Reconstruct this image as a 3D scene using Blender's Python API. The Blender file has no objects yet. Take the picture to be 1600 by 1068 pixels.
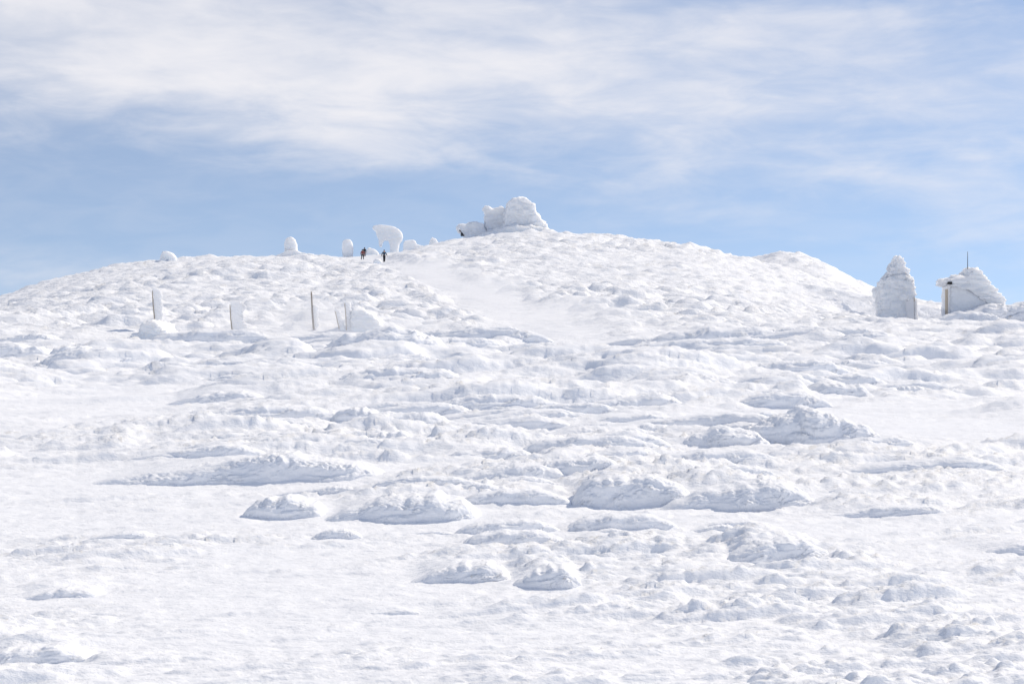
import bpy, bmesh, math, random
import numpy as np
from mathutils import Vector, Matrix

R = math.radians
sc = bpy.context.scene
C = sc.collection

# ------------------------------------------------------------------ camera
EYE, FPX, HOR = 1.70, 2222.2, 500.0     # eye height, focal length and horizon row of the 1600 px frame
cam_d = bpy.data.cameras.new('camera')
cam = bpy.data.objects.new('camera', cam_d)
C.objects.link(cam)
cam.location = (0, 0, EYE)
cam.rotation_euler = (R(90), 0, 0)
cam_d.sensor_width = 36.0
cam_d.lens = 50.0
cam_d.shift_y = -(534 - HOR) / 1600.0
cam_d.clip_start = 0.1
cam_d.clip_end = 20000
sc.camera = cam

# ------------------------------------------------------------------ sun, sky
SUN_EL, SUN_AZ = 43.0, 66.0            # azimuth clockwise from +Y (view direction)
sun_d = bpy.data.lights.new('sun', 'SUN')
sun_d.energy = 2.2
sun_d.angle = R(0.7)
sun_d.color = (1.0, 0.875, 0.70)
sun = bpy.data.objects.new('sun', sun_d)
C.objects.link(sun)
sdir = Vector((math.sin(R(SUN_AZ)) * math.cos(R(SUN_EL)), math.cos(R(SUN_AZ)) * math.cos(R(SUN_EL)), math.sin(R(SUN_EL))))
sun.rotation_euler = sdir.to_track_quat('Z', 'Y').to_euler()
sun.location = sdir * 200

sc.view_settings.view_transform = 'Standard'
sc.view_settings.look = 'None'
sc.view_settings.exposure = 0.68
sc.view_settings.gamma = 1.0
sc.view_settings.use_curve_mapping = False

world = bpy.data.worlds.new('World')
sc.world = world
world.use_nodes = True


class NT:
    """small helper for wiring node trees"""
    def __init__(self, tree):
        self.t = tree
        tree.nodes.clear()

    def n(self, kind, **kw):
        nd = self.t.nodes.new(kind)
        for k, v in kw.items():
            setattr(nd, k, v)
        return nd

    def set(self, sock, v):
        if isinstance(v, bpy.types.NodeSocket):
            self.t.links.new(v, sock)
        else:
            sock.default_value = v

    def math(self, op, a, b=0.0, c=0.0, clamp=False):
        nd = self.n('ShaderNodeMath', operation=op, use_clamp=clamp)
        for i, v in enumerate((a, b, c)):
            self.set(nd.inputs[i], v)
        return nd.outputs[0]

    def sstep(self, v, lo, hi):
        nd = self.n('ShaderNodeMapRange', interpolation_type='SMOOTHSTEP')
        self.set(nd.inputs[0], v)
        nd.inputs[1].default_value = lo
        nd.inputs[2].default_value = hi
        return nd.outputs[0]

    def comb(self, x, y, z):
        nd = self.n('ShaderNodeCombineXYZ')
        for i, v in enumerate((x, y, z)):
            self.set(nd.inputs[i], v)
        return nd.outputs[0]

    def noise(self, vec, scale, detail=4.0, rough=0.55, dist=0.0):
        nd = self.n('ShaderNodeTexNoise')
        self.set(nd.inputs['Vector'], vec)
        nd.inputs['Scale'].default_value = scale
        nd.inputs['Detail'].default_value = detail
        nd.inputs['Roughness'].default_value = rough
        nd.inputs['Distortion'].default_value = dist
        return nd.outputs['Fac']

    def mix(self, f, a, b):
        nd = self.n('ShaderNodeMix', data_type='RGBA')
        self.set(nd.inputs[0], f)
        self.set(nd.inputs[6], a)
        self.set(nd.inputs[7], b)
        return nd.outputs[2]


w = NT(world.node_tree)
sky = w.n('ShaderNodeTexSky', sky_type='NISHITA')
sky.sun_disc = False
sky.sun_elevation = R(SUN_EL)
sky.sun_rotation = R(SUN_AZ)
sky.altitude = 1800
sky.air_density = 1.0
sky.dust_density = 0.3
sky.ozone_density = 1.5
tc = w.n('ShaderNodeTexCoord')
sep = w.n('ShaderNodeSeparateXYZ')
w.set(sep.inputs[0], tc.outputs['Generated'])
dx, dy, dz = sep.outputs
# thin clear air of a summit: the horizon stays blue, so the sky is read a little above the true elevation
w.set(sky.inputs[0], w.comb(dx, dy, w.math('ADD', w.math('MULTIPLY', w.math('MAXIMUM', dz, 0.0), 0.85), 0.15)))
# high cloud: flattened, slightly tilted noise over all directions, and one broad bank of it
sq = w.n('ShaderNodeVectorMath', operation='MULTIPLY')
w.set(sq.inputs[0], tc.outputs['Generated'])
sq.inputs[1].default_value = (1.0, 1.0, 3.6)
rot = w.n('ShaderNodeVectorRotate', rotation_type='Y_AXIS')
w.set(rot.inputs['Vector'], sq.outputs[0])
rot.inputs['Angle'].default_value = R(13)
vec = rot.outputs[0]
n_big = w.noise(vec, 3.2, 4, 0.5, 0.2)
n_str = w.noise(vec, 6.5, 8, 0.56, 0.35)
n_fine = w.noise(vec, 17.0, 8, 0.58, 0.5)
wob = w.math('ADD', w.math('MULTIPLY', w.math('SUBTRACT', n_str, 0.5), 0.065), w.math('MULTIPLY', w.math('SUBTRACT', n_fine, 0.5), 0.04))
lo_e = w.math('ADD', w.math('SUBTRACT', dz, w.math('SUBTRACT', 0.123, w.math('MULTIPLY', dx, 0.022))), wob)
up_e = w.math('ADD', w.math('SUBTRACT', w.math('SUBTRACT', 0.236, w.math('MULTIPLY', dx, 0.235)), dz), wob)
bank = w.math('MULTIPLY', w.sstep(lo_e, -0.036, 0.046), w.sstep(up_e, -0.07, 0.085))
wisps = w.math('MULTIPLY', w.math('MULTIPLY', w.sstep(n_str, 0.45, 0.72), w.sstep(n_big, 0.34, 0.60)), w.math('ADD', 0.25, w.math('MULTIPLY', n_fine, 0.75)))
veil = w.math('ADD', w.math('MULTIPLY', w.sstep(n_fine, 0.30, 0.75), 0.08), 0.15)
def inv(v):
    return w.math('SUBTRACT', 1.0, v)


bank = w.math('MULTIPLY', bank, w.math('ADD', 0.40, w.math('ADD', w.math('MULTIPLY', w.sstep(n_str, 0.28, 0.72), 0.30), w.math('MULTIPLY', w.sstep(n_fine, 0.25, 0.75), 0.18))))
# layers of thin cloud over each other
cov = inv(w.math('MULTIPLY', w.math('MULTIPLY', inv(bank), inv(w.math('MULTIPLY', wisps, 0.55))), inv(veil)))
SKY_S = 0.088
skyc = w.mix(cov, sky.outputs[0], (6.5, 6.4, 6.6, 1))
bg = w.n('ShaderNodeBackground')
w.set(bg.inputs[0], skyc)
bg.inputs[1].default_value = SKY_S
out = w.n('ShaderNodeOutputWorld')
w.set(out.inputs[0], bg.outputs[0])

sc.render.engine = 'CYCLES'
sc.cycles.use_denoising = True
sc.cycles.max_bounces = 10
sc.cycles.diffuse_bounces = 6
sc.cycles.volume_bounces = 2


# ------------------------------------------------------------------ noise in numpy
def _tab(seed):
    rs = np.random.RandomState(seed)
    p = rs.permutation(256)
    a = rs.rand(256) * 2 * np.pi
    v = rs.normal(size=(256, 3))
    v /= np.linalg.norm(v, axis=1)[:, None]
    return np.concatenate([p, p]).astype(np.int32), np.cos(a).astype(np.float32), np.sin(a).astype(np.float32), v.astype(np.float32)


_T = {}


def tab(seed):
    if seed not in _T:
        _T[seed] = _tab(seed)
    return _T[seed]


def fade(t):
    return t * t * t * (t * (t * 6 - 15) + 10)


def pn2(x, y, seed=0):
    p, gc, gs, _ = tab(seed)
    xf, yf = np.floor(x), np.floor(y)
    xi, yi = xf.astype(np.int32) & 255, yf.astype(np.int32) & 255
    fx, fy = (x - xf).astype(np.float32), (y - yf).astype(np.float32)
    u, v = fade(fx), fade(fy)

    def g(ix, iy, ax, ay):
        h = p[p[xi + ix] + ((yi + iy) & 255)]
        return gc[h] * ax + gs[h] * ay
    xi = xi & 255
    a = g(0, 0, fx, fy)
    b = g(1, 0, fx - 1, fy)
    c = g(0, 1, fx, fy - 1)
    d = g(1, 1, fx - 1, fy - 1)
    return 1.45 * ((a + (b - a) * u) + ((c + (d - c) * u) - (a + (b - a) * u)) * v)


def pn3(x, y, z, seed=0):
    p, _, _, gv = tab(seed)
    xf, yf, zf = np.floor(x), np.floor(y), np.floor(z)
    xi, yi, zi = (q.astype(np.int32) & 255 for q in (xf, yf, zf))
    fx, fy, fz = (x - xf), (y - yf), (z - zf)
    u, v, w_ = fade(fx), fade(fy), fade(fz)

    def g(i, j, k):
        h = p[p[p[xi + i] + ((yi + j) & 255)] + ((zi + k) & 255)]
        q = gv[h]
        return q[..., 0] * (fx - i) + q[..., 1] * (fy - j) + q[..., 2] * (fz - k)

    def L(a, b, t):
        return a + (b - a) * t
    return 1.5 * L(L(L(g(0, 0, 0), g(1, 0, 0), u), L(g(0, 1, 0), g(1, 1, 0), u), v),
                   L(L(g(0, 0, 1), g(1, 0, 1), u), L(g(0, 1, 1), g(1, 1, 1), u), v), w_)


def sm(v, lo, hi):
    t = np.clip((v - lo) / (hi - lo), 0, 1)
    return t * t * (3 - 2 * t)


def domes(x, y, cell, ax, seed, dens=0.8, rmin=0.35, rmax=0.8, skew=0.0, power=0.55, front=1.0, back=1.0):
    """scattered rounded mounds: height 0..1, each with its own size, longer along x by ax"""
    u, v = x / (cell * ax), y / cell
    ui, vi = np.floor(u).astype(np.int32), np.floor(v).astype(np.int32)
    rs = np.random.RandomState(seed)
    T = [rs.rand(65536).astype(np.float32) for _ in range(5)]
    best = np.zeros(np.shape(x), np.float32)
    for i in (-1, 0, 1):
        for j in (-1, 0, 1):
            a, b = ui + i, vi + j
            k = ((a * 7919 + b * 104729 + (a * b) * 31) & 65535)
            ex = T[3][k] < dens
            r = rmin + (rmax - rmin) * T[2][k] ** 1.5
            du = (u - (a + T[0][k])) / r
            dv = (v - (b + T[1][k])) / (r * 0.8)
            dv = np.where(dv < 0, dv * front, dv * back)      # steep towards the viewer, long behind
            if skew:
                dv = dv * (1.0 + skew * (0.5 - du))        # tapers to a nose on the left
            d2 = du * du + dv * dv
            h = np.where(ex & (d2 < 1), np.power(np.maximum(1 - d2, 0), power) * r / rmax * (0.55 + 0.45 * T[4][k]), 0)
            best = np.maximum(best, h)
    return best


# ------------------------------------------------------------------ the lie of the land
SKY_PX = [-900, -300, 0, 50, 100, 150, 200, 250, 300, 350, 400, 450, 500, 560, 620, 650, 680, 700, 720, 750, 790, 830, 860, 890, 920,
          950, 1000, 1050, 1100, 1140, 1170, 1195, 1220, 1250, 1280, 1320, 1360, 1400, 1440, 1500, 1600, 1900, 2600]
SKY_ROW = [520, 500, 467, 452, 439, 424, 414, 408, 405, 403, 402, 400, 399, 398, 394, 391, 381, 377, 373, 370, 363, 361, 362, 367, 368,
           369, 375, 384, 397, 408, 410, 401, 395, 397, 408, 428, 446, 462, 470, 480, 487, 500, 515]
PXS = np.array(SKY_PX, float)
YC_PX = np.interp(PXS, [0, 620, 760, 1500], [272, 272, 300, 290])
XC = (PXS - 800) / FPX * YC_PX
ZC = EYE + (HOR - np.array(SKY_ROW, float)) * YC_PX / FPX - 0.45


def H0(x, y):
    x, y = np.asarray(x, float), np.asarray(y, float)
    yc = np.interp(x, XC, YC_PX)
    zc = np.interp(x, XC, ZC)
    # near plateau, a shallow dip, a rise towards the right where the hut stands
    z = 0.05 * np.sin(x * 0.21 + 1.0) * np.cos(y * 0.17) * sm(y, 6, 30)
    right = sm(x - 0.11 * y, 0.0, 24.0)
    rz = np.interp(y, [20, 60, 85, 104, 125, 150], [0, 0.4, 0.85, 1.35, 1.5, 1.2])
    lz = np.interp(y, [20, 55, 66, 78, 92, 110], [0, 0.05, 0.0, -0.25, 0.75, 1.6])
    z = z + lz * (1 - right) + rz * right
    y0 = 110 + 25 * right + 2.05 * np.maximum(-36 - x, 0) + 4.5 * np.maximum(x - 41, 0)
    y0 = np.minimum(y0, yc - 25)
    t = np.clip((y - y0) / (yc - y0), 0, 1)
    zf = 1.6 * (1 - right) + rz * right
    up = t * (1.25 - 0.25 * t)
    z = np.where(y > y0, zf + (zc - zf) * up, z)
    d = np.maximum(y - yc, 0)
    back = zc + 0.03 * d - 0.0016 * d * d
    lim = 60.0
    back = np.where(d > lim, zc + 0.03 * lim - 0.0016 * lim * lim - (d - lim) * 0.16, back)
    z = np.where(d > 0, np.maximum(back, -160), z)
    z = np.where(y < 0, 0.0, z)
    return z


def at(px, row, Yd):
    return Vector(((px - 800) / FPX * Yd, Yd, EYE - (row - HOR) / FPX * Yd))


def ground_hit(px, row, fn=H0, y0=4.0, y1=330.0):
    """first place where the sight line through a pixel meets the land"""
    ys = np.exp(np.linspace(math.log(y0), math.log(y1), 6000))
    xs = (px - 800) / FPX * ys
    zr = EYE - (row - HOR) / FPX * ys
    k = np.nonzero(fn(xs, ys) >= zr)[0]
    i = k[0] if len(k) else 5999
    return float(xs[i]), float(ys[i])


TRAIL = [ground_hit(p, r) for p, r in ((520, 402), (566, 406), (600, 412), (640, 424), (700, 446), (760, 470), (815, 495), (850, 515))]
TRAIL += [(4.0, 78.0), (7.0, 60.0)]
TRAIL_W = [6, 5, 4, 3, 4, 5, 6, 6, 4, 2]
SMOOTH = []                                  # wind-packed flats: centre, half sizes
for px, row, wx, wy in ((120, 640, 4.2, 7), (60, 770, 3.0, 3.0), (1480, 668, 4.0, 5), (1200, 800, 0.1, 0.1), (250, 800, 2.0, 1.6), (430, 920, 1.3, 1.5),
                        (800, 815, 1.2, 1.0), (760, 985, 0.9, 0.7), (330, 1010, 0.9, 0.8), (1400, 840, 1.2, 1.0)):
    gx, gy = ground_hit(px, row)
    SMOOTH.append((gx, gy, wx, wy))


def trail_mask(x, y):
    m = np.zeros(np.shape(x))
    for (a, b), (wa, wb) in zip(zip(TRAIL[:-1], TRAIL[1:]), zip(TRAIL_W[:-1], TRAIL_W[1:])):
        vx, vy = b[0] - a[0], b[1] - a[1]
        t = np.clip(((x - a[0]) * vx + (y - a[1]) * vy) / (vx * vx + vy * vy), 0, 1)
        d = np.hypot(x - a[0] - t * vx, (y - a[1] - t * vy) * 0.5)
        m = np.maximum(m, 1 - sm(d, (wa + (wb - wa) * t) * 0.35, (wa + (wb - wa) * t)))
    return m


# ------------------------------------------------------------------ wind-carved snow mounds
# px left, px right, row of the foot, height in px, shape, label
MOUNDS = [
    (132, 575, 752, 74, 'L', 'long snow ridge rising from a pointed nose at the left of the mid foreground'),
    (236, 470, 698, 40, 'L', 'rough snow ridge just behind the long pointed ridge on the left'),
    (385, 500, 806, 40, 'B', 'small knobbly snow mound left of the broad rounded one below the long ridge'),
    (500, 735, 810, 76, 'L', 'broad rounded snow mound with blue shaded front below the long left ridge'),
    (640, 790, 904, 50, 'L', 'wedge of snow with a deep blue front, left of a pair in the lower middle'),
    (797, 905, 911, 52, 'L', 'right one of a pair of snow wedges in the lower middle'),
    (1003, 1200, 702, 64, 'L', 'smooth pointed snow nose joining the largest layered mound at its left'),
    (1180, 1375, 698, 66, 'B', 'largest layered snow mound, right of centre, with a crumbly right end'),
    (1035, 1270, 792, 76, 'L', 'broad snow mound with smooth grey front below the largest layered mound'),
    (905, 1080, 786, 54, 'B', 'rough snow mound butting against the left of the smooth grey fronted one'),
    (505, 705, 572, 66, 'B', 'tall snow hummock with dark blue foot in front of the leaning short pole'),
    (315, 500, 578, 48, 'L', 'ragged snow hummock in front of the short pole with a wide rime fin'),
    (262, 402, 628, 34, 'L', 'low smooth snow hump alone on the left middle ground'),
    (650, 835, 723, 46, 'L', 'low blue fronted snow mound in the middle of the picture'),
    (935, 1178, 622, 60, 'L', 'long sloping snow ridge that ends bluntly at the centre right'),
    (1262, 1365, 626, 36, 'B', 'short blocky snow mound behind the largest layered mound'),
    (1398, 1458, 619, 22, 'B', 'small isolated snow knob on the right middle ground'),
    (1215, 1425, 548, 46, 'L', 'long snow ridge below the peaked rime tower'),
    (1145, 1295, 872, 38, 'B', 'low crusty snow mound on the lower right flat'),
    (20, 145, 930, 30, 'L', 'low snow crust at the lower left'),
    (-30, 125, 1030, 30, 'B', 'jagged snow crust cut by the left edge near the bottom'),
    (1500, 1680, 860, 30, 'L', 'snow mound cut by the right edge on the lower flat'),
    (-40, 78, 566, 34, 'B', 'rounded snow hummock cut by the left edge below the hill'),
    (74, 160, 568, 32, 'B', 'rounded snow hummock beside the one cut by the left edge'),
    (862, 1065, 664, 30, 'L', 'low snow ridge left of the largest layered mound, further back'),
    (880, 1125, 577, 42, 'L', 'wide snow hummock at the foot of the hill right of centre'),
    (1185, 1325, 583, 32, 'L', 'snow hummock between the long right ridge and the short blocky mound'),
    (1280, 1475, 801, 26, 'L', 'long low snow mound on the right flat beside the smooth grey fronted one'),
    (528, 655, 957, 18, 'L', 'faint low snow drift near the bottom middle'),
    (415, 525, 612, 34, 'B', 'knobbly snow hummock behind the left ridges'),
    (520, 610, 664, 34, 'B', 'round snow hummock above the right end of the long left ridge'),
    (560, 665, 704, 34, 'B', 'crumbly snow hummock at the right end of the long left ridge'),
    (1425, 1640, 583, 34, 'L', 'snow ridge running out of the right edge below the masted hut'),
    (1465, 1570, 506, 22, 'B', 'snow bank right in front of the masted hut'),
    (1504, 1790, 509, 44, 'B', 'broad layered snow drift trailing away to the right of the masted hut'),
    (700, 870, 598, 30, 'B', 'crumbly snow hummock in the centre of the middle ground'),
]



def mound_env(s, style):
    s = np.clip(s, 0, 1)
    if style == 'L':
        return np.power(s, 0.78) * np.power(np.clip(1 - s ** 4.0, 0, 1), 0.75) * 1.12
    return np.power(np.clip(1 - np.abs(2 * s - 1) ** 2.4, 0, 1), 0.62)


MP = []
MOUND_Y = {1504: 109.6, 1465: 106.0}        # the ones banked against the hut
for i, (px0, px1, row, hpx, style, label) in enumerate(MOUNDS):
    xm, yb = ground_hit((px0 + px1) / 2, row, lambda a, b: H0(a, b) + 0.03, 4.5, 125.0)
    yb = MOUND_Y.get(px0, yb)
    k = yb / FPX
    px0, px1 = px0 - 0.07 * (px1 - px0), px1 + 0.10 * (px1 - px0)
    L, Hm = (px1 - px0) * k, hpx * k * 1.02
    sk = math.tan(R(np.random.RandomState(100 + i).uniform(4, 13))) * 1.2 * min(1.0, 6 * Hm / L)
    MP.append(((px0 - 800) * k, yb, L, Hm, sk, style))


def swell(x, y):
    """snow banked up behind each mound, so that its top runs back into the field"""
    z = np.zeros(np.shape(x))
    for x0, yb, L, Hm, sk, style in MP:
        B = 6.5 * Hm
        idx = np.nonzero((x > x0 - 0.5 * L) & (x < x0 + 1.5 * L) & (y > yb - L - Hm) & (y < yb + L + B))
        if not len(idx[0]):
            continue
        s = (x[idx] - x0) / L
        c = y[idx] - (yb + 0.385 * Hm + (s - 0.5) * L * sk)
        se = (s + 0.12 * np.maximum(c, 0) / B) / 1.06        # the bank narrows and fans out behind
        pr = sm(c, 0.0 * Hm, 0.8 * Hm) * (1 - sm(c, 0.5 * Hm, B))
        sc_ = -0.10 * np.exp(-((c + 0.9 * Hm) / (0.8 * Hm)) ** 2)
        en = mound_env(se, style) * sm(se, 0.0, 0.3) * (1 - sm(se, 0.40, 1.0))
        z[idx] += Hm * en * (0.5 * pr + sc_)
    return z


def mound_mask(x, y):
    m = np.zeros(np.shape(x))
    for x0, yb, L, Hm, sk, style in MP:
        idx = np.nonzero((x > x0 - 0.5 * L) & (x < x0 + 1.5 * L) & (y > yb - L - 6 * Hm) & (y < yb + L + 4 * Hm))
        if not len(idx[0]):
            continue
        s = (x[idx] - x0) / L
        c = (y[idx] - (yb + 0.385 * Hm + (s - 0.5) * L * sk)) / Hm
        m[idx] = np.maximum(m[idx], sm(s, -0.12, 0.08) * (1 - sm(s, 0.92, 1.1)) * sm(c, -3.2, -1.4) * (1 - sm(c, 0.8, 2.2)))
    return m


CALM = [(-23.2, 88, 4.0, 5.0), (-17.8, 89, 2.5, 4.0), (-11.5, 89, 6.0, 4.5), (30.5, 108, 5.0, 7.0), (39.0, 106, 8.0, 7.0)]
WIND = R(17)
cw, sw = math.cos(WIND), math.sin(WIND)


def land(x, y):
    """returns height, and the lump height used for leaning lumps out of the wind"""
    x, y = np.asarray(x, np.float64), np.asarray(y, np.float64)
    base = H0(x, y)
    u, v = x * cw + y * sw, -x * sw + y * cw        # u runs along the wind
    # domain warp so nothing is an ellipse
    wa = pn2(x * 0.35, y * 0.35, 1) * 0.9 + pn2(x * 1.1, y * 1.1, 2) * 0.2
    wb = pn2(x * 0.35, y * 0.35, 3) * 0.6 + pn2(u * 0.5, v * 1.1, 4) * 0.22
    hill = sm(y, 82, 104)
    mid = sm(y, 17, 34) * (1 - sm(y, 80, 100))
    near = 1 - sm(y, 24, 44)
    tr = 0.85 * trail_mask(x, y)
    flat = np.zeros(x.shape)
    for gx, gy, wx, wy in SMOOTH:
        flat = np.maximum(flat, np.exp(-(((x - gx) / wx) ** 2 + ((y - gy) / wy) ** 2) ** 1.5))
    mm_ = mound_mask(x, y)
    calm = (1 - tr) * (1 - 0.92 * flat) * (1 - 0.55 * mm_)
    patch = sm(pn2(u * 0.10, v * 0.16, 5) + 0.35 * pn2(u * 0.3, v * 0.4, 6), -0.95, 0.05)
    lump = np.zeros(x.shape)
    post = np.zeros(x.shape)
    for gx, gy, wx, wy in CALM:
        post = np.maximum(post, np.exp(-(((x - gx) / wx) ** 2 + ((y - gy) / wy) ** 2) ** 2))
    post = 1 - 0.75 * post
    # dwarf pines buried in rime on the hill
    hu, hv = u + wa * 0.8, v + wb * 0.9
    a1 = domes(hu, hv, 3.6, 1.55, 11, 0.85, 0.3, 0.85, 0.15, 0.6, 1.4, 0.8)
    a2 = domes(hu + 7.7, hv + 3.1, 1.7, 1.7, 12, 0.85, 0.3, 0.85, 0.15, 0.6, 1.4, 0.8)
    a3 = domes(hu + 1.3, hv + 9.1, 8.0, 1.6, 13, 0.6, 0.4, 0.85, 0.2, 0.9)
    ruggd = 0.45 + 0.6 * sm(pn2(x * 0.018, y * 0.022, 7), -0.5, 0.5)
    a4 = domes(hu + 2.9, hv + 6.1, 0.95, 1.7, 14, 0.8, 0.3, 0.85, 0.1, 0.6, 1.4, 0.8)
    lump += post * hill * (1 - tr) * ruggd * (a1 * 0.74 + a2 * 0.66 + a4 * 0.46 + a3 * 0.42)
    # rime lumps and steps on the middle ground
    st_ = dict(front=1.7, back=0.60)
    b1 = domes(hu * 1.0 + 3, hv + 5, 2.6, 3.3, 21, 0.75, 0.3, 0.9, 0.4, 0.80, **st_)
    b2 = domes(hu * 1.0 + 11, hv + 1, 1.2, 3.5, 22, 0.75, 0.3, 0.9, 0.4, 0.80, **st_)
    mu, mv = u + wa * 0.35, v + wb * 0.25
    b3 = domes(mu + 6, mv + 8, 0.54, 3.7, 23, 0.75, 0.3, 0.9, 0.4, 0.80, **st_)
    m1 = sm(y, 15, 34) * (1 - sm(y, 82, 100))
    m2 = sm(y, 12, 23) * (1 - sm(y, 82, 100))
    m3 = sm(y, 8.5, 16) * (1 - sm(y, 60, 90))
    lump += post * calm * (m1 * patch * b1 * 0.72 + m2 * (0.25 + 0.75 * patch) * b2 * 0.36 + m3 * (0.3 + 0.7 * patch) * b3 * 0.18)
    # crusts and crumbs close by
    nu, nv = u + wa * 0.12, v + wb * 0.12
    c1 = domes(nu, nv, 0.50, 4.0, 31, 0.45, 0.25, 0.85, 0.5, 0.7, **st_)
    c2 = domes(nu + 2.2, nv + 4.1, 0.22, 3.8, 32, 0.65, 0.25, 0.85, 0.4, 0.7, **st_)
    c3 = domes(nu + 5.2, nv + 1.7, 0.085, 3.4, 33, 0.7, 0.25, 0.85, 0.2, 0.7, **st_)
    pn_ = sm(pn2(u * 0.35, v * 0.6, 8) + 0.4 * pn2(u * 1.1, v * 1.6, 9), -0.35, 0.45)
    nearcalm = 1 - 0.6 * flat
    lump += near * nearcalm * (1 - 0.7 * mm_) * (c1 * 0.12 * pn_ + c2 * (0.026 + 0.06 * pn_) + c3 * (0.013 + 0.026 * pn_) * (1 - sm(y, 14, 26)))
    # knobbly rime growing on the lumps
    k = np.clip(lump / (0.06 + 0.29 * sm(y, 10, 60)), 0, 1)
    bill = np.abs(pn2(u * 0.28, v * 1.4, 41)) * 0.9 + np.abs(pn2(u * 0.6, v * 2.8, 42)) * 0.45 + np.abs(pn2(u * 1.3, v * 5.0, 43)) * 0.2
    rough = bill * k * (0.26 * hill + (0.06 + 0.20 * sm(y, 20, 45)) * mid)
    fine = np.abs(pn2(u * 4.0, v * 12, 44)) * 0.5 + np.abs(pn2(u * 10, v * 27, 45)) * 0.28
    rough += fine * (0.030 + 0.07 * k * near) * (0.25 + 0.75 * nearcalm) * (1 - sm(y, 30, 60))
    # sastrugi: long shallow steps lying along the wind everywhere
    s1 = pn2(u * 0.22 + wa * 0.2, v * 1.1 + wb * 0.5, 51)
    s2 = pn2(u * 0.9 + wa * 0.3, v * 3.6 + wb, 52)
    s3 = pn2(u * 2.8, v * 11.0 + wb * 3, 53)
    sas = 0.055 * np.abs(s1) + 0.022 * s2 + 0.007 * s3 * (1 - sm(y, 14, 30))
    sas *= 0.5 + 0.5 * nearcalm + 1.2 * mid
    und = 0.16 * pn2(x * 0.12, y * 0.15, 54) * sm(y, 8, 30)
    return base + lump + rough + sas + und + swell(x, y), lump + rough, k * (0.35 + 0.65 * nearcalm)


# ------------------------------------------------------------------ materials
def mat(name):
    m = bpy.data.materials.new(name)
    m.use_nodes = True
    t = NT(m.node_tree)
    b = t.n('ShaderNodeBsdfPrincipled')
    o = t.n('ShaderNodeOutputMaterial')
    t.set(o.inputs[0], b.outputs[0])
    return m, t, b


def snow_mat(name, fine=1.0, grain=1.0, glow=0.0):
    m, t, b = mat(name)
    if glow:                                   # airy rime lets light through
        b.inputs['Subsurface Weight'].default_value = 0.85
        b.inputs['Subsurface Radius'].default_value = (1.0, 0.95, 0.9)
        b.inputs['Subsurface Scale'].default_value = glow
    geo = t.n('ShaderNodeNewGeometry')
    pos = geo.outputs['Position']
    st_ = t.n('ShaderNodeVectorMath', operation='MULTIPLY')
    t.set(st_.inputs[0], pos)
    st_.inputs[1].default_value = (0.55, 1.0, 1.3)
    n1 = t.noise(st_.outputs[0], 9.0 * grain, 6, 0.6)
    n2 = t.noise(st_.outputs[0], 55.0 * grain, 4, 0.6)
    tint = t.noise(pos, 0.7, 3, 0.5)
    t.set(b.inputs['Base Color'], t.mix(tint, (0.860, 0.887, 0.930, 1), (0.888, 0.908, 0.944, 1)))
    b.inputs['Roughness'].default_value = 0.62
    b.inputs['Specular IOR Level'].default_value = 0.25
    b1 = t.n('ShaderNodeBump')
    b1.inputs['Strength'].default_value = 0.7
    b1.inputs['Distance'].default_value = 0.034 * fine
    t.set(b1.inputs['Height'], n1)
    b0 = t.n('ShaderNodeBump')
    b0.inputs['Distance'].default_value = 0.30
    sp = t.n('ShaderNodeSeparateXYZ')
    t.set(sp.inputs[0], pos)
    t.set(b0.inputs['Strength'], t.math('MULTIPLY', t.sstep(sp.outputs[1], 25.0, 115.0), 0.75))
    t.set(b0.inputs['Height'], t.noise(st_.outputs[0], 1.7, 6, 0.6))
    t.set(b1.inputs['Normal'], b0.outputs[0])
    b2 = t.n('ShaderNodeBump')
    b2.inputs['Strength'].default_value = 0.5
    b2.inputs['Distance'].default_value = 0.011 * fine
    t.set(b2.inputs['Height'], n2)
    t.set(b2.inputs['Normal'], b1.outputs[0])
    t.set(b.inputs['Normal'], b2.outputs[0])
    return m


def plain(name, col, rough=0.8, var=0.25, scale=6.0, stretch=(1, 1, 0.12)):
    m, t, b = mat(name)
    tcn = t.n('ShaderNodeTexCoord')
    v = t.n('ShaderNodeVectorMath', operation='MULTIPLY')
    t.set(v.inputs[0], tcn.outputs['Object'])
    v.inputs[1].default_value = stretch
    n = t.noise(v.outputs[0], scale, 5, 0.6)
    t.set(b.inputs['Base Color'], t.mix(n, tuple(c * (1 - var) for c in col) + (1,), tuple(min(1, c * (1 + var)) for c in col) + (1,)))
    b.inputs['Roughness'].default_value = rough
    return m


M_SNOW = snow_mat('wind packed snow')
M_RIME = snow_mat('rime ice', 1.3, 0.5, 0.60)
M_RIMEFAR = snow_mat('coarse rime', 3.0, 0.2, 1.2)
M_WOOD = plain('weathered pole wood', (0.42, 0.36, 0.29))
M_WOODD = plain('dark pole wood', (0.24, 0.20, 0.17))
M_BOARD = plain('tan board', (0.52, 0.44, 0.34), 0.8, 0.15)
M_PANEL = plain('frosted pale wall', (0.86, 0.855, 0.85), 0.7, 0.05, 3.0, (1, 1, 1))
M_DARK = plain('dark recess', (0.03, 0.03, 0.032))
M_STEEL = plain('dark steel mast', (0.06, 0.062, 0.07), 0.5)
M_ROCK = plain('dark bare rock', (0.06, 0.06, 0.065), 0.9, 0.4, 3.0, (1, 1, 1))
M_GREY = plain('frosted grey metal', (0.55, 0.56, 0.56), 0.6, 0.1, 3.0, (1, 1, 1))
M_RED = plain('faded red jacket', (0.26, 0.075, 0.07), 0.8, 0.15, 9.0, (1, 1, 1))
M_NAVY = plain('black navy jacket', (0.012, 0.018, 0.03), 0.8, 0.2, 9.0, (1, 1, 1))
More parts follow.
